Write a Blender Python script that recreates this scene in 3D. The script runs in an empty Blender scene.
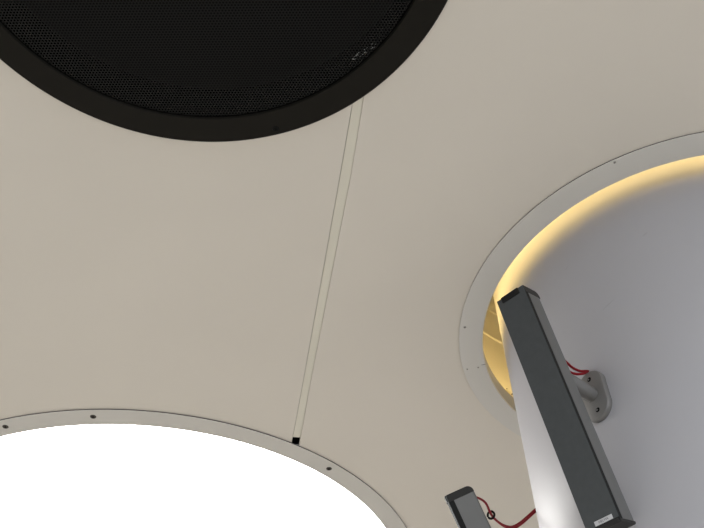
import bpy, bmesh, math, random
from mathutils import Vector, Matrix
from mathutils.geometry import delaunay_2d_cdt

S = bpy.context.scene
COL = S.collection
PI = math.pi
random.seed(4)

# ------------------------------------------------------------------ camera
cam_data = bpy.data.cameras.new('camera')
cam_data.sensor_width = 36.0
cam_data.lens = 900.0 / 704.0 * 36.0
cam_data.clip_start = 0.02
cam = bpy.data.objects.new('camera', cam_data)
COL.objects.link(cam)
right = Vector((0.999787495, 0.0, -0.020614657))
upv = Vector((0.013726034, -0.746095806, 0.665697111))
back = Vector((-0.015380509, -0.665838605, -0.745937257))
m = Matrix((right, upv, back)).transposed().to_4x4()
m.translation = Vector((0, 0, 1.6))
cam.matrix_world = m
S.camera = cam

# ------------------------------------------------------------------ world and exposure
WORLD_LOW, WORLD_HIGH = 0.52, 5.6
W = bpy.data.worlds.new('world')
S.world = W
W.use_nodes = True
wn = W.node_tree.nodes
wn['Background'].inputs[0].default_value = (0.90, 0.95, 1.0, 1)
wl = W.node_tree.links
# sky brightened towards one added open side of the hall, the rest is dimmer
wtc = wn.new('ShaderNodeTexCoord')
wdot = wn.new('ShaderNodeVectorMath'); wdot.operation = 'DOT_PRODUCT'
wl.new(wtc.outputs['Generated'], wdot.inputs[0])
wdot.inputs[1].default_value = (0.40, -0.74, 0.54)
wmr = wn.new('ShaderNodeMapRange')
wmr.inputs['From Min'].default_value = 0.45; wmr.inputs['From Max'].default_value = 1.0
wmr.inputs['To Min'].default_value = WORLD_LOW; wmr.inputs['To Max'].default_value = WORLD_HIGH
wl.new(wdot.outputs['Value'], wmr.inputs['Value'])
wl.new(wmr.outputs[0], wn['Background'].inputs[1])
S.view_settings.view_transform = 'Standard'
S.view_settings.look = 'None'
S.view_settings.gamma = 1.0
S.view_settings.use_curve_mapping = False
S.view_settings.exposure = 0.13
PANEL_STRENGTH = 10.4
LED_STRENGTH = 9.0

# ------------------------------------------------------------------ materials
def mat(name, color, rough=0.6, metal=0.0, var=0.0, scale=8.0, bump=0.0, bscale=400.0, spec=0.5):
    M = bpy.data.materials.new(name)
    M.use_nodes = True
    nt = M.node_tree
    b = nt.nodes['Principled BSDF']
    b.inputs['Base Color'].default_value = (*color, 1)
    b.inputs['Roughness'].default_value = rough
    b.inputs['Metallic'].default_value = metal
    b.inputs['Specular IOR Level'].default_value = spec
    tc = nt.nodes.new('ShaderNodeTexCoord')
    if var:
        n = nt.nodes.new('ShaderNodeTexNoise')
        n.inputs['Scale'].default_value = scale
        n.inputs['Detail'].default_value = 5
        nt.links.new(tc.outputs['Object'], n.inputs['Vector'])
        r = nt.nodes.new('ShaderNodeValToRGB')
        r.color_ramp.elements[0].position = 0.3
        r.color_ramp.elements[1].position = 0.7
        r.color_ramp.elements[0].color = (*[c * (1 - var) for c in color], 1)
        r.color_ramp.elements[1].color = (*[min(1, c * (1 + var)) for c in color], 1)
        nt.links.new(n.outputs['Fac'], r.inputs[0])
        nt.links.new(r.outputs[0], b.inputs['Base Color'])
    if bump:
        n2 = nt.nodes.new('ShaderNodeTexNoise')
        n2.inputs['Scale'].default_value = bscale
        nt.links.new(tc.outputs['Object'], n2.inputs['Vector'])
        bp = nt.nodes.new('ShaderNodeBump')
        bp.inputs['Strength'].default_value = bump
        bp.inputs['Distance'].default_value = 0.002
        nt.links.new(n2.outputs['Fac'], bp.inputs['Height'])
        nt.links.new(bp.outputs[0], b.inputs['Normal'])
    return M

def emit(name, color, strength):
    M = bpy.data.materials.new(name)
    M.use_nodes = True
    b = M.node_tree.nodes['Principled BSDF']
    b.inputs['Base Color'].default_value = (0.8, 0.8, 0.8, 1)
    b.inputs['Emission Color'].default_value = (*color, 1)
    b.inputs['Emission Strength'].default_value = strength
    return M

def grille_mat(name, color, pitch, hole):
    """black sheet metal punched with round holes in a staggered pattern"""
    M = bpy.data.materials.new(name)
    M.use_nodes = True
    nt = M.node_tree
    N, Lk = nt.nodes, nt.links
    b = N['Principled BSDF']
    b.inputs['Base Color'].default_value = (*color, 1)
    b.inputs['Roughness'].default_value = 0.6
    b.inputs['Specular IOR Level'].default_value = 0.12
    out = N['Material Output']
    tc = N.new('ShaderNodeTexCoord')
    sp = N.new('ShaderNodeSeparateXYZ')
    Lk.new(tc.outputs['Object'], sp.inputs[0])
    def mth(op, a, bb=None):
        n = N.new('ShaderNodeMath'); n.operation = op
        for i, v in enumerate((a, bb)):
            if v is None: continue
            if isinstance(v, (int, float)): n.inputs[i].default_value = v
            else: Lk.new(v, n.inputs[i])
        return n.outputs[0]
    u = mth('MULTIPLY', sp.outputs[0], 1 / pitch)
    v = mth('MULTIPLY', sp.outputs[1], 1 / (pitch * math.sqrt(3)))
    def dist(off):
        fu = mth('SUBTRACT', mth('FRACT', mth('ADD', u, off + 100)), 0.5)
        fv = mth('MULTIPLY', mth('SUBTRACT', mth('FRACT', mth('ADD', v, off + 100)), 0.5), math.sqrt(3))
        return mth('SQRT', mth('ADD', mth('MULTIPLY', fu, fu), mth('MULTIPLY', fv, fv)))
    d = mth('MINIMUM', dist(0.0), dist(0.5))
    fac = mth('LESS_THAN', d, hole)
    tr = N.new('ShaderNodeBsdfTransparent')
    mx = N.new('ShaderNodeMixShader')
    Lk.new(fac, mx.inputs[0]); Lk.new(b.outputs[0], mx.inputs[1]); Lk.new(tr.outputs[0], mx.inputs[2])
    Lk.new(mx.outputs[0], out.inputs[0])
    return M

M_CEIL = mat('ceiling paint', (0.615, 0.571, 0.513), 0.75, var=0.015, scale=2.0)
M_STRIP = mat('joint strip', (0.64, 0.61, 0.53), 0.7)
M_RING = mat('trim ring paint', (0.545, 0.52, 0.485), 0.5, var=0.01, scale=3)
M_COVE = mat('cove ring paint', (0.565, 0.545, 0.515), 0.5, var=0.01, scale=3)
M_UPST = mat('upstand paint', (0.34, 0.355, 0.42), 0.6)
M_EDGE_SHADE = mat('edge shade colour', (0.10, 0.09, 0.085), 0.7, spec=0.2)
M_WALL = mat('cove wall paint', (0.80, 0.76, 0.68), 0.45, var=0.02, scale=6)
M_COLUMN = mat('column paint', (0.415, 0.408, 0.432), 0.40, var=0.02, spec=0.16, scale=3.5)
M_FLOOR = mat('floor stone', (0.66, 0.62, 0.555), 0.5, var=0.1, scale=3)
M_LOW_BOUNCE = mat('low bounce ground', (0.16, 0.155, 0.15), 0.8, var=0.1, scale=2)
M_BLACK = mat('black ring paint', (0.0080, 0.0068, 0.0048), 0.6, spec=0.12)
M_GRILLE = grille_mat('black perforated steel', (0.0075, 0.0072, 0.0068), 0.0078, 0.33)
M_VOID = mat('black void', (0.002, 0.002, 0.002), 0.9, spec=0.1)  # near black, stands for unlit depth in gaps, slots and holes
M_SCREW = mat('dark screw steel', (0.07, 0.06, 0.05), 0.4, 0.6)
M_SCREWB = mat('black screw', (0.004, 0.004, 0.004), 0.6, spec=0.1)
M_SCREWL = mat('pale screw steel', (0.34, 0.32, 0.30), 0.45, 0.3)
M_ALU = mat('grey aluminium', (0.140, 0.138, 0.135), 0.5, 0.35, var=0.03, scale=20)
M_CAP = mat('dark end cap plastic', (0.026, 0.025, 0.024), 0.6, spec=0.2)
M_SLATE = mat('slate speaker cloth', (0.066, 0.070, 0.072), 0.85, spec=0.1, var=0.05, scale=60, bump=0.15, bscale=900)
M_CAST = mat('grey cast bracket', (0.175, 0.170, 0.166), 0.5, 0.3, var=0.04, scale=25, bump=0.1)
M_RED = mat('red cable sheath', (0.22, 0.008, 0.014), 0.5, spec=0.2)
M_TIE = mat('black nylon', (0.012, 0.012, 0.012), 0.7, spec=0.15)
M_LABEL = mat('silver label', (0.50, 0.50, 0.51), 0.4, 0.1)
M_INK = mat('label ink', (0.06, 0.06, 0.065), 0.6)
M_SPECK = mat('pale scuff', (0.15, 0.15, 0.145), 0.8)
M_FILM = mat('diffuser film', (0.75, 0.66, 0.45), 0.4)
M_SMUDGE = mat('grey scuff', (0.36, 0.355, 0.37), 0.6)
M_PANEL = emit('light panel diffuser', (1.0, 0.985, 0.95), PANEL_STRENGTH)
M_LED = emit('warm led', (1.0, 0.74, 0.29), LED_STRENGTH)

# ------------------------------------------------------------------ helpers
def link(name, bm, material, parent=None, smooth=False, loc=None):
    me = bpy.data.meshes.new(name)
    bmesh.ops.recalc_face_normals(bm, faces=bm.faces)
    bm.to_mesh(me); bm.free()
    me.materials.append(material)
    if smooth:
        for p in me.polygons: p.use_smooth = True
        me.set_sharp_from_angle(angle=math.radians(35))
    o = bpy.data.objects.new(name, me)
    COL.objects.link(o)
    if parent: o.parent = parent
    if loc is not None: o.location = loc
    return o

def thing(name, label, cat, loc=(0, 0, 0), rot=None, group=None):
    o = bpy.data.objects.new(name, None)
    o.empty_display_size = 0.1
    COL.objects.link(o)
    o.location = loc
    if rot is not None: o.rotation_euler = rot
    return tag(o, label, cat, group)

def tag(o, label, cat, group=None):
    o['label'] = label; o['category'] = cat
    if group: o['group'] = group
    return o

def struct(o):
    o['kind'] = 'structure'; return o

def lathe(profile, seg=160, closed=True):
    """turn (r, z) points about the z axis"""
    bm = bmesh.new()
    rings = []
    for r, z in profile:
        if r < 1e-6: rings.append([bm.verts.new((0, 0, z))])
        else: rings.append([bm.verts.new((r * math.cos(2 * PI * i / seg), r * math.sin(2 * PI * i / seg), z)) for i in range(seg)])
    n = len(rings)
    for a in range(n if closed else n - 1):
        A, B = rings[a], rings[(a + 1) % n]
        if len(A) == 1 and len(B) == 1: continue
        for i in range(seg):
            j = (i + 1) % seg
            if len(A) == 1: bm.faces.new((A[0], B[i], B[j]))
            elif len(B) == 1: bm.faces.new((A[i], A[j], B[0]))
            else: bm.faces.new((A[i], A[j], B[j], B[i]))
    return bm

def prism(pts, h0, h1, axis='z'):
    """outline (a, b) swept along an axis; x: (a,b)=(y,z), z: (a,b)=(x,y)"""
    bm = bmesh.new()
    f = (lambda a, b, h: (h, a, b)) if axis == 'x' else (lambda a, b, h: (a, b, h))
    A = [bm.verts.new(f(a, b, h0)) for a, b in pts]
    B = [bm.verts.new(f(a, b, h1)) for a, b in pts]
    bm.faces.new(A); bm.faces.new(B)
    for i in range(len(pts)):
        j = (i + 1) % len(pts)
        bm.faces.new((A[i], A[j], B[j], B[i]))
    return bm

def bevel(bm, w, seg=2):
    bmesh.ops.recalc_face_normals(bm, faces=bm.faces)
    es = [e for e in bm.edges if len(e.link_faces) == 2 and e.calc_face_angle(0) > 0.6]
    bmesh.ops.bevel(bm, geom=es, offset=w, segments=seg, profile=0.5, affect='EDGES')
    return bm

def box(x0, x1, y0, y1, z0, z1, bv=0):
    bm = prism([(x0, y0), (x1, y0), (x1, y1), (x0, y1)], z0, z1)
    return bevel(bm, bv) if bv else bm

def catmull(pts, n=8):
    P = [Vector(p) for p in pts]
    P = [2 * P[0] - P[1]] + P + [2 * P[-1] - P[-2]]
    out = []
    for i in range(1, len(P) - 2):
        for k in range(n):
            t = k / n
            a, b, c, d = P[i - 1], P[i], P[i + 1], P[i + 2]
            out.append(0.5 * ((2 * b) + (c - a) * t + (2 * a - 5 * b + 4 * c - d) * t * t + (3 * b - a - 3 * c + d) * t ** 3))
    out.append(P[-2])
    return out

def tube(bm, pts, r, seg=10, r1=None):
    prev = None; rings = []
    up = Vector((0.31, 0.2, 0.93)).normalized()
    for i, p in enumerate(pts):
        t = (pts[min(i + 1, len(pts) - 1)] - pts[max(i - 1, 0)]).normalized()
        a = t.cross(up)
        if a.length < 1e-4: a = t.cross(Vector((1, 0, 0)))
        a.normalize(); b = t.cross(a)
        rr = r if r1 is None else r + (r1 - r) * i / (len(pts) - 1)
        rings.append([bm.verts.new(p + rr * (math.cos(2 * PI * k / seg) * a + math.sin(2 * PI * k / seg) * b)) for k in range(seg)])
    for A, B in zip(rings, rings[1:]):
        for k in range(seg):
            bm.faces.new((A[k], A[(k + 1) % seg], B[(k + 1) % seg], B[k]))
    bm.faces.new(rings[0]); bm.faces.new(rings[-1])
    return bm

def screw(parent, x, y, z, r, material, sub=True):
    """countersunk screw head with a cross slot, facing down, slightly sunk in the ring"""
    s = link('screw', lathe([(0, z), (0, z - 0.0012), (r * 0.35, z - 0.0016), (r * 0.9, z - 0.0012), (r, z)], 20, False), material, parent, True, (x, y, 0))
    bm = bmesh.new()
    for a in (0.4, 0.4 + PI / 2):
        b2 = box(-r * 0.5, r * 0.5, -r * 0.09, r * 0.09, z - 0.0022, z - 0.0008)
        bmesh.ops.rotate(b2, verts=b2.verts, cent=(0, 0, 0), matrix=Matrix.Rotation(a, 3, 'Z'))
        me = bpy.data.meshes.new('t'); b2.to_mesh(me); b2.free(); bm.from_mesh(me); bpy.data.meshes.remove(me)
    link('slot', bm, M_VOID, s)
    return s

# ------------------------------------------------------------------ the room
ZC = 3.6                                   # ceiling
CC, RC = (1.1261, 2.0558), 0.598           # column
HOLE_I, HOLE_O = 0.666, 0.7423             # ring around the column
CB, BI, BO = (-0.3172, 0.7100), 0.5584, 0.6322   # black loudspeaker
CL, LI, LO = (-0.8432, 3.6107), 1.0952, 1.1739   # round light

def ring_pts(c, r, n):
    return [Vector((c[0] + r * math.cos(2 * PI * i / n), c[1] + r * math.sin(2 * PI * i / n))) for i in range(n)]

X0, X1, Y0, Y1 = -5.5, 6.5, -1.3, 8.0          # near edge cut short out of view, opening added to light the column
holes = [(CC, HOLE_O - 0.012), (CB, BO - 0.03), (CL, LO - 0.03)]
gl = [(0.0415, 1.2354), (0.0066, 1.4703), (-0.1225, 2.3047), (-0.1741, 2.6289)]
gr = [(0.0719, 1.2130), (0.0368, 1.4708), (-0.0966, 2.3053), (-0.1465, 2.6400)]
def extend(a, b, d):
    v = Vector(b) - Vector(a); return tuple(Vector(b) + v.normalized() * d)
gl2 = [extend(gl[1], gl[0], 0.05)] + gl[1:-1] + [extend(gl[2], gl[3], 0.05)]
gr2 = [extend(gr[1], gr[0], 0.05)] + gr[1:-1] + [extend(gr[2], gr[3], 0.05)]
groove = gl2 + gr2[::-1]

def inside(p, poly):
    c = False; n = len(poly)
    for i in range(n):
        (x1, y1), (x2, y2) = poly[i], poly[(i + 1) % n]
        if (y1 > p[1]) != (y2 > p[1]) and p[0] < (x2 - x1) * (p[1] - y1) / (y2 - y1) + x1: c = not c
    return c

verts = [Vector(v) for v in ((X0, Y0), (X1, Y0), (X1, Y1), (X0, Y1))]
edges = [(0, 1), (1, 2), (2, 3), (3, 0)]
for c, r in holes:
    k = len(verts); verts += ring_pts(c, r, 128)
    edges += [(k + i, k + (i + 1) % 128) for i in range(128)]
k = len(verts); verts += [Vector(g) for g in groove]
edges += [(k + i, k + (i + 1) % len(groove)) for i in range(len(groove))]
vo, eo, fo, *_ = delaunay_2d_cdt(verts, edges, [], 0, 1e-6)
bm = bmesh.new()
bv = [bm.verts.new((v.x, v.y, ZC)) for v in vo]
for f in fo:
    cx = sum(vo[i].x for i in f) / len(f); cy = sum(vo[i].y for i in f) / len(f)
    if any(math.hypot(cx - c[0], cy - c[1]) < r for c, r in holes): continue
    if inside((cx, cy), groove): continue
    bm.faces.new([bv[i] for i in f])
bmesh.ops.delete(bm, geom=[v for v in bm.verts if not v.link_faces], context='VERTS')
ext = bmesh.ops.extrude_face_region(bm, geom=bm.faces[:])
bmesh.ops.translate(bm, verts=[g for g in ext['geom'] if isinstance(g, bmesh.types.BMVert)], vec=(0, 0, 0.02))
ceiling = struct(link('ceiling', bm, M_CEIL))

struct(link('floor', box(X0, X1, Y0, Y1, -0.1, 0.0), M_FLOOR))
for n, b in enumerate(((X0 - 8, X1 + 8, Y0 - 12, Y0), (X0 - 8, X0, Y0, Y1 + 6), (X1, X1 + 8, Y0, Y1 + 6), (X0, X1, Y1, Y1 + 6))):
    struct(link('trim_%d' % (n + 3), box(*b, -0.1, -0.005), M_LOW_BOUNCE))       # unseen ground added outside, dark to cut bounced light

# the pale strip lying in the ceiling joint; it stops just short of the light's ring
bm = bmesh.new()
gA = gl2[:-1] + [tuple(Vector(gl[2]).lerp(Vector(gl[3]), 0.965))]
gB = gr2[:-1] + [tuple(Vector(gr[2]).lerp(Vector(gr[3]), 0.945))]
A = [bm.verts.new((x + 0.0015, y, ZC + 0.0035)) for x, y in gA]
B = [bm.verts.new((x - 0.0006, y, ZC + 0.0035)) for x, y in gB]
for i in range(len(A) - 1): bm.faces.new((A[i], B[i], B[i + 1], A[i + 1]))
ext = bmesh.ops.extrude_face_region(bm, geom=bm.faces[:])
bmesh.ops.translate(bm, verts=[g for g in ext['geom'] if isinstance(g, bmesh.types.BMVert)], vec=(0, 0, 0.004))
struct(link('trim_1', bm, M_STRIP))
# black sheet standing for the unlit void above the joint
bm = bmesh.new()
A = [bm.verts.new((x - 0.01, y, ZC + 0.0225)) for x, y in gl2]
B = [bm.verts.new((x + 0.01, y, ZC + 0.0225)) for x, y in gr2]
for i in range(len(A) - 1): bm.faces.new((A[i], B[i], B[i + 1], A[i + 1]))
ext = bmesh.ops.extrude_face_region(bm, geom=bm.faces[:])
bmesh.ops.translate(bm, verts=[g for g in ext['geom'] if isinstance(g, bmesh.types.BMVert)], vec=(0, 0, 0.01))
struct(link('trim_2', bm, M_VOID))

# ------------------------------------------------------------------ round column
column = tag(link('column', lathe([(0, 0), (RC, 0), (RC, 4.55), (0, 4.55)], 200, False), M_COLUMN, None, True, (*CC, 0)),
             'thick round pale grey column passing up through the glowing ceiling opening', 'column')
def on_column(px_az, z, lift=0.0):
    return Vector(((RC + lift) * math.cos(px_az), (RC + lift) * math.sin(px_az), z))
# short scuffs on its paint
bm = bmesh.new()
def scuff(x, y, z, length, wid, slope):
    az = math.atan2(y - CC[1], x - CC[0])
    n = 6; A = []; B = []
    for i in range(n + 1):
        t = i / n - 0.5
        p = on_column(az + t * length / RC, z + slope * t * length, 0.0004)
        w = wid * math.cos(t * 2.6)
        A.append(bm.verts.new(p + Vector((0, 0, w)))); B.append(bm.verts.new(p - Vector((0, 0, w))))
    for i in range(n): bm.faces.new((A[i], A[i + 1], B[i + 1], B[i]))
scuff(0.82, 1.54, 3.43, 0.016, 0.0022, 0.5)
scuff(0.645, 1.70, 3.475, 0.014, 0.0015, 0.4)
scuff(0.70, 1.635, 3.26, 0.045, 0.0018, 0.3)
link('scuff_marks', bm, M_SMUDGE, column)['label'] = 'faint dark scuffs'

# ------------------------------------------------------------------ glowing opening round the column
cove = thing('cove_light', 'pale grey ring with warm glowing recess around the round column', 'ceiling light', (*CC, ZC))
ring = link('cover_ring', lathe([(HOLE_I, -0.0055), (HOLE_I + 0.0008, -0.0065), (HOLE_O - 0.0006, -0.0065), (HOLE_O, -0.0060), (HOLE_O, -0.0045), (HOLE_O - 0.02, -0.0042), (HOLE_I + 0.003, -0.0004), (HOLE_I, -0.0004)], 220), M_COVE, cove, True)
link('edge_shade', lathe([(HOLE_O - 0.012, -0.0041), (HOLE_O - 0.0012, -0.0044), (HOLE_O - 0.0012, -0.0003), (HOLE_O - 0.012, -0.0003)], 220), M_EDGE_SHADE, cove, True)['label'] = 'thin painted shade line at ring edge'  # dark strip painting the shade under the ring's outer edge
link('upstand', lathe([(HOLE_I + 0.0002, 0.0002), (HOLE_I + 0.0002, 0.058), (HOLE_I + 0.0032, 0.058), (HOLE_I + 0.0032, 0.0002)], 220), M_UPST, cove, True)
link('ledge', lathe([(HOLE_I + 0.0036, 0.0005), (0.8080, 0.0005), (0.8080, 0.010), (HOLE_I + 0.0036, 0.010)], 200), M_COVE, cove, True)
link('recess_wall', lathe([(0.8000, 0.0105), (0.8000, 0.530), (0.7955, 0.536), (0.7955, 0.542), (0.8000, 0.548), (0.8000, 0.700), (0.805, 0.702), (0.805, 0.706), (0.8000, 0.708), (0.8000, 0.95), (0.808, 0.95), (0.808, 0.0105)], 220), M_WALL, cove, True)['label'] = 'gold lit inner wall'
link('recess_top', lathe([(RC + 0.001, 0.86), (0.7995, 0.86), (0.7995, 0.87), (RC + 0.001, 0.87)], 160), M_WALL, cove)
link('led_strip', lathe([(0.7020, 0.074), (0.7120, 0.072), (0.7120, 0.106), (0.7020, 0.104)], 220), M_LED, cove, True)['label'] = 'hidden extra light strip added to brighten the wall'
link('led_strip', lathe([(0.745, 0.016), (0.755, 0.016), (0.755, 0.038), (0.745, 0.038)], 220), M_LED, cove, True)['label'] = 'hidden extra light strip added to brighten the wall'  # unseen second strip, added to brighten the recess wall
# loose torn film along the top of the upstand
bm = bmesh.new()
a0, a1 = math.radians(129), math.radians(163)
A = []; B = []; n = 90
for i in range(n + 1):
    a = a0 + (a1 - a0) * i / n
    h = 0.061 + (0.004 + 0.022 * math.exp(-((i - 22) / 16) ** 2)) * (0.35 + 0.65 * abs(math.sin(i * 0.8)) * random.random())
    r = HOLE_I + 0.0045 + 0.002 * math.sin(i * 0.5)
    A.append(bm.verts.new((r * math.cos(a), r * math.sin(a), 0.045)))
    B.append(bm.verts.new(((r - 0.001) * math.cos(a), (r - 0.001) * math.sin(a), h)))
for i in range(n): bm.faces.new((A[i], A[i + 1], B[i + 1], B[i]))
film = link('diffuser_film', bm, M_FILM, cove, True); film['label'] = 'torn translucent film edge'
sol = film.modifiers.new('thick', 'SOLIDIFY'); sol.thickness = 0.0012
for a, z, s in ((137.2, 0.064, 0.0045), (138.0, 0.082, 0.0042), (140.5, 0.070, 0.0028), (143.5, 0.072, 0.002)):
    ar = math.radians(a); r = HOLE_I - 0.0005
    bmx = bmesh.new(); bmesh.ops.create_icosphere(bmx, subdivisions=2, radius=s, matrix=Matrix.Translation((r * math.cos(ar), r * math.sin(ar), z)) @ Matrix.Diagonal((1, 1, 0.7, 1)))
    link('cable_stub', bmx, M_TIE, cove, True)
for wx, wy, rr in ((0.7548, 1.4224, 0.0042), (0.4000, 2.0556, 0.0048), (0.4246, 2.2556, 0.003), (0.4604, 2.2476, 0.0032)):
    screw(cove, wx - CC[0], wy - CC[1], -0.0064, rr, M_SCREWL)
# hairline where two lengths of ring meet
ja = math.atan2(2.236 - CC[1], 0.470 - CC[0])
b2 = box(HOLE_I + 0.0003, HOLE_I + 0.014, -0.0007, 0.0007, -0.0069, -0.004)
bmesh.ops.rotate(b2, verts=b2.verts, cent=(0, 0, 0), matrix=Matrix.Rotation(ja, 3, 'Z'))
link('ring_joint', b2, M_VOID, cove)

# ------------------------------------------------------------------ black round loudspeaker in the ceiling
spk = thing('ceiling_loudspeaker', 'large round black ceiling loudspeaker with perforated grille', 'loudspeaker', (*CB, ZC))
link('frame', lathe([(BI, -0.006), (BI + 0.002, -0.009), (BO - 0.004, -0.009), (BO, -0.005), (BO, -0.0004), (BI, -0.0004)], 200), M_BLACK, spk, True)
link('grille', lathe([(0, 0.0), (BI - 0.003, 0.0)], 160, False), M_GRILLE, spk)
link('housing', lathe([(0, 0.16), (BI + 0.012, 0.16), (BI + 0.012, 0.0), (BI + 0.024, 0.0), (BI + 0.024, 0.17), (0, 0.17)], 120, False), M_VOID, spk, True)
screw(spk, -0.1578 - CB[0], 1.3010 - CB[1], -0.0088, 0.009, M_SCREWB)
for a in (0.12, 3.25, 4.05, 4.85, 5.65):
    screw(spk, 0.611 * math.cos(a), 0.611 * math.sin(a), -0.0088, 0.009, M_SCREWB)
bm = bmesh.new()
for k in range(22):
    t = k / 21
    x = 0.048 + 0.056 * t ** 1.1 + random.uniform(-.006, .006); y = 1.106 - 0.045 * t + random.uniform(-.006, .006)
    if math.hypot(x - CB[0], y - CB[1]) > BI - 0.008: continue
    r = random.uniform(0.0010, 0.0022) * (1.2 - 0.6 * t)
    bmesh.ops.create_icosphere(bm, subdivisions=1, radius=r, matrix=Matrix.Translation((x - CB[0], y - CB[1], -0.0008)) @ Matrix.Diagonal((1, 1, .35, 1)))
o = link('scuff_marks', bm, M_SPECK, spk); o['label'] = 'pale specks by the grille edge'

# ------------------------------------------------------------------ round light
lamp = thing('round_ceiling_light', 'big round white light panel with grey screwed trim ring in ceiling', 'ceiling light', (*CL, ZC))
link('trim_ring', lathe([(LI, -0.0065), (LI + 0.001, -0.0075), (LO - 0.0006, -0.0075), (LO, -0.0070), (LO, -0.0050), (LO - 0.02, -0.0046), (LI + 0.003, -0.0004), (LI, -0.0004)], 260), M_RING, lamp, True)
link('edge_shade', lathe([(LO - 0.012, -0.0045), (LO - 0.0012, -0.0048), (LO - 0.0012, -0.0003), (LO - 0.012, -0.0003)], 220), M_EDGE_SHADE, lamp, True)['label'] = 'thin painted shade line at ring edge'  # dark line put in for the shade along the trim edge
link('diffuser', lathe([(0, 0.0), (LI + 0.012, 0.0), (LI + 0.012, 0.006), (0, 0.006)], 200, False), M_PANEL, lamp)['label'] = 'glowing white diffuser'
link('housing', lathe([(0, 0.10), (LI + 0.020, 0.10), (LI + 0.020, 0.0005), (LI + 0.026, 0.0005), (LI + 0.026, 0.106), (0, 0.106)], 120, False), M_ALU, lamp, True)
for wx, wy in ((-1.1702, 2.5184), (-0.8562, 2.4712), (-0.0444, 2.7976)):
    screw(lamp, wx - CL[0], wy - CL[1], -0.0074, 0.011, M_SCREW)
base = math.atan2(2.4712 - CL[1], -0.8562 - CL[0])
for k in range(1, 8):
    a = base - 0.29 - k * 0.55
    screw(lamp, 1.135 * math.cos(a), 1.135 * math.sin(a), -0.0074, 0.011, M_SCREW)

# ------------------------------------------------------------------ column loudspeakers
BW, BD = 0.0823, 0.0720
def rounded(y0, y1, z0, z1, r, top=True, n=8):
    """(y, z) side outline of an end cap, its outer back corner rounded; the back is at y0"""
    if top:
        pts = [(y1, z0), (y1, z1)] + [(y0 + r - r * math.sin(t * PI / 2 / n), z1 - r + r * math.cos(t * PI / 2 / n)) for t in range(n + 1)] + [(y0, z0)]
    else:
        pts = [(y0, z1)] + [(y0 + r - r * math.cos(t * PI / 2 / n), z0 + r - r * math.sin(t * PI / 2 / n)) for t in range(n + 1)] + [(y1, z0), (y1, z1)]
    return pts

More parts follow.
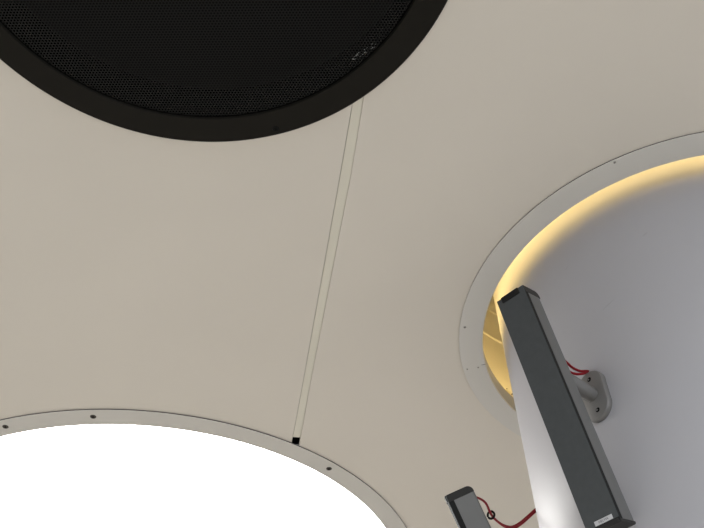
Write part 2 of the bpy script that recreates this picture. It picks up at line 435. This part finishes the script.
def column_speaker(label, W_, N_, D_, centre, attach_k, col_target, group, BL=0.6119):
    X, Y, Z = -Vector(W_), Vector(N_), -Vector(D_)
    Z = X.cross(Y).normalized()
    mm = Matrix((X, Y, Z)).transposed()
    t = thing('column_speaker', label, 'loudspeaker', centre, mm.to_euler(), group)
    w, d, l = BW / 2, BD / 2, BL / 2
    cap = 0.019; gap = 0.0150
    # grey aluminium shell with softly rounded back edges
    n = 5; r = 0.008
    prof = [(w, d - gap), (-w, d - gap)]
    prof += [(-w + r - r * math.cos(i * PI / 2 / n), -d + r - r * math.sin(i * PI / 2 / n)) for i in range(n + 1)]
    prof += [(w - r + r * math.sin(i * PI / 2 / n), -d + r - r * math.cos(i * PI / 2 / n)) for i in range(n + 1)]
    link('shell', prism(prof, -l + 0.0075, l - cap), M_ALU, t, True)['label'] = 'grey aluminium shell'
    link('front_frame', box(-w + 0.0008, w - 0.0008, d - 0.016, d - 0.0015, -l + 0.003, l - 0.003), M_TIE, t)
    link('grille', box(-w + 0.0006, w - 0.0006, d - 0.0018, d, -l + 0.0105, l - 0.0004, 0.0006), M_SLATE, t)['label'] = 'dark slate front grille'
    for top in (True, False):
        z0, z1 = (l - cap, l) if top else (-l, -l + 0.0075)
        bmc = prism(rounded(-d, d - 0.0022, z0, z1, 0.0165 if top else 0.006, top), -w - 0.0004, w + 0.0004, 'x')
        link('end_cap', bevel(bmc, 0.001, 1), M_CAP, t)
    link('clip', box(-0.026, 0.026, d - 0.012, d + 0.0022, l - 0.0155, l + 0.0012, 0.0012), M_TIE, t)['label'] = 'black clip at the top edge'
    link('foot_trim', box(-w + 0.004, w - 0.004, d - 0.006, d - 0.0005, -l + 0.001, -l + 0.0095, 0.0008), M_CAP, t)
    lab = link('label_plate', box(-0.0275, 0.0165, d, d + 0.0007, -l + 0.0115, -l + 0.0215, 0.0002), M_LABEL, t)
    lab['label'] = 'small silver badge with dark lettering'
    cu = bpy.data.curves.new('badge', 'FONT'); cu.body = 'HELVIA'; cu.size = 0.0075; cu.align_x = 'CENTER'; cu.align_y = 'CENTER'; cu.extrude = 0.0001
    to = bpy.data.objects.new('badge', cu); COL.objects.link(to)
    bpy.context.view_layer.update()
    me = bpy.data.meshes.new_from_object(to.evaluated_get(bpy.context.evaluated_depsgraph_get()))
    bpy.data.objects.remove(to); bpy.data.curves.remove(cu)
    me.materials.clear(); me.materials.append(M_INK)
    lt = bpy.data.objects.new('lettering', me); COL.objects.link(lt); lt.parent = lab
    lt.matrix_local = Matrix.Translation((-0.0055, d + 0.0009, -l + 0.0165)) @ Matrix.Rotation(PI, 4, 'Z') @ Matrix.Rotation(PI / 2, 4, 'X')
    # bracket: plate on the column, arm to the speaker's back
    inv = Matrix.Translation(centre) @ mm.to_4x4()
    inv = inv.inverted()
    tgt = Vector(col_target)
    nrm = (Vector((tgt.x - CC[0], tgt.y - CC[1], 0))).normalized()
    tan = Vector((-nrm.y, nrm.x, 0))          # plate axes: tan, up, nrm
    pm = inv @ Matrix.LocRotScale(tgt, Matrix((tan, Vector((0, 0, 1)), nrm)).transposed().to_quaternion(), None)
    hw, hh, th = 0.040, 0.0725, 0.014
    out = []
    for i in range(25): a = i * PI / 24; out.append((hw * math.cos(a), hh - hw + hw * math.sin(a)))
    for i in range(25): a = PI + i * PI / 24; out.append((hw * math.cos(a), -hh + hw + hw * math.sin(a)))
    bmp = bmesh.new()
    rings = []
    for (sc, z) in ((1.0, None), (1.0, th - 0.004), (0.965, th - 0.001), (0.93, th)):
        ringv = []
        for (a, b) in out:
            x = a * sc; y = b * (1 - (1 - sc) * hw / hh)
            zz = z if z is not None else math.sqrt(max(0, RC ** 2 - x * x)) - RC + 0.0002   # follows the column's curve
            ringv.append(bmp.verts.new((x, y, zz)))
        rings.append(ringv)
    for A, B in zip(rings, rings[1:]):
        for i in range(len(A)): bmp.faces.new((A[i], A[(i + 1) % len(A)], B[(i + 1) % len(A)], B[i]))
    bmp.faces.new(rings[-1]); bmp.faces.new(rings[0])
    plate = link('bracket_plate', bmp, M_CAST, t, True); plate.matrix_local = pm
    for yy in (0.048, -0.048):
        s = link('screw_hole', lathe([(0, th + 0.0002), (0.0062, th + 0.0002), (0.0066, th - 0.001), (0, th - 0.001)], 20, False), M_VOID, plate, True, (0.003, yy, 0))
        link('screw', lathe([(0, th + 0.0008), (0.0024, th + 0.0005), (0.0028, th + 0.0001), (0, th + 0.0001)], 16, False), M_CAST, s, True, (-0.0022, 0.0012, 0.0))
    att = inv @ (Vector(centre) + Z * (l - BL * attach_k) - Y * d)
    p0 = inv @ (tgt + nrm * th)
    bma = bmesh.new()
    v = (p0 - att)
    tube(bma, [att + v * -0.05, att + v * 0.2, att + v * 0.5, att + v * 0.94, att + v * 1.0], 0.0215, 28, 0.0175)
    link('bracket_arm', bma, M_CAST, t, True)
    return t, inv

bar_a, _ = column_speaker('dark grey column loudspeaker tilted on its bracket in front of the round column',
    (0.70903898, -0.70516928, 0.0), (-0.67431281, -0.67801319, -0.29257537), (0.20631516, 0.20744734, -0.95624247),
    (0.511839, 1.631814, 2.930277), 0.35, (CC[0] + RC * math.cos(math.radians(214.2)), CC[1] + RC * math.sin(math.radians(214.2)), 3.022), 'column loudspeakers')
s2c = Vector((0.40095, 2.09921, 2.72206))
bar_b, inv_b = column_speaker('grey column loudspeaker with looped red cable, seen side on at bottom edge left of column',
    (-0.103184, -0.888057, -0.448004), (-0.922296, 0.25408, -0.291227), (0.372456, 0.383143, -0.845268),
    s2c, 0.38, (CC[0] + RC * math.cos(math.radians(177.6)), CC[1] + RC * math.sin(math.radians(177.6)), 2.745), 'column loudspeakers', 0.526)
# black cable ring and gland on its back
bm = bmesh.new()
def P(v): return inv_b @ Vector(v)
c0 = P((0.3960, 2.0850, 2.9290)); ax = (P((0.4214, 2.1226, 2.9297)) - P((0.3913, 2.0727, 2.9334)) + P((0.0, 0.0, 0.02)) - P((0, 0, 0))).normalized()
a = ax.cross(Vector((0, 0, 1))).normalized(); b = ax.cross(a)
ra = [c0 + 0.0095 * (math.cos(i * 2 * PI / 20) * a + math.sin(i * 2 * PI / 20) * b) for i in range(21)]
tube(bm, ra, 0.0032, 8)
link('cable_ring', bm, M_TIE, bar_b, True)['label'] = 'black cable ring'

# ------------------------------------------------------------------ red cables
bm = bmesh.new()
for path in ([(0.520, 1.622, 3.066), (0.5368, 1.6275, 3.0729), (0.5592, 1.6549, 3.0777), (0.5787, 1.6784, 3.0818), (0.6018, 1.7006, 3.0911), (0.6268, 1.7193, 3.1066), (0.645, 1.735, 3.114)],
             [(0.524, 1.638, 3.055), (0.5429, 1.6486, 3.0625), (0.5687, 1.6786, 3.069), (0.5884, 1.6967, 3.078), (0.6085, 1.7082, 3.0885), (0.6262, 1.7212, 3.1026), (0.645, 1.738, 3.108)]):
    tube(bm, catmull(path), 0.0034)
tag(link('speaker_cable', bm, M_RED, None, True), 'pair of short red wires from front loudspeaker to the bracket plate', 'cable', 'red loudspeaker cables')

bm = bmesh.new()
path = [(0.3310, 1.9950, 2.9280), (0.3464, 2.0045, 2.9319), (0.3649, 2.0257, 2.9387), (0.3805, 2.048, 2.9404), (0.3913, 2.0727, 2.9334), (0.4022, 2.0945, 2.929), (0.4214, 2.1226, 2.9297), (0.4442, 2.1497, 2.9356), (0.4674, 2.1709, 2.9468), (0.4946, 2.1846, 2.9689), (0.5224, 2.193, 2.9958), (0.549, 2.1995, 3.0212)]
pts = catmull(path)
tube(bm, pts, 0.0032)
tube(bm, [p + Vector((0.0012, 0.003, -0.0042)) * min(1, max(0, (i - 46) / 14)) for i, p in enumerate(pts)][40:], 0.003)
tag(link('speaker_cable', bm, M_RED, None, True), 'looping red cable from side on loudspeaker to the left edge of the column', 'cable', 'red loudspeaker cables')
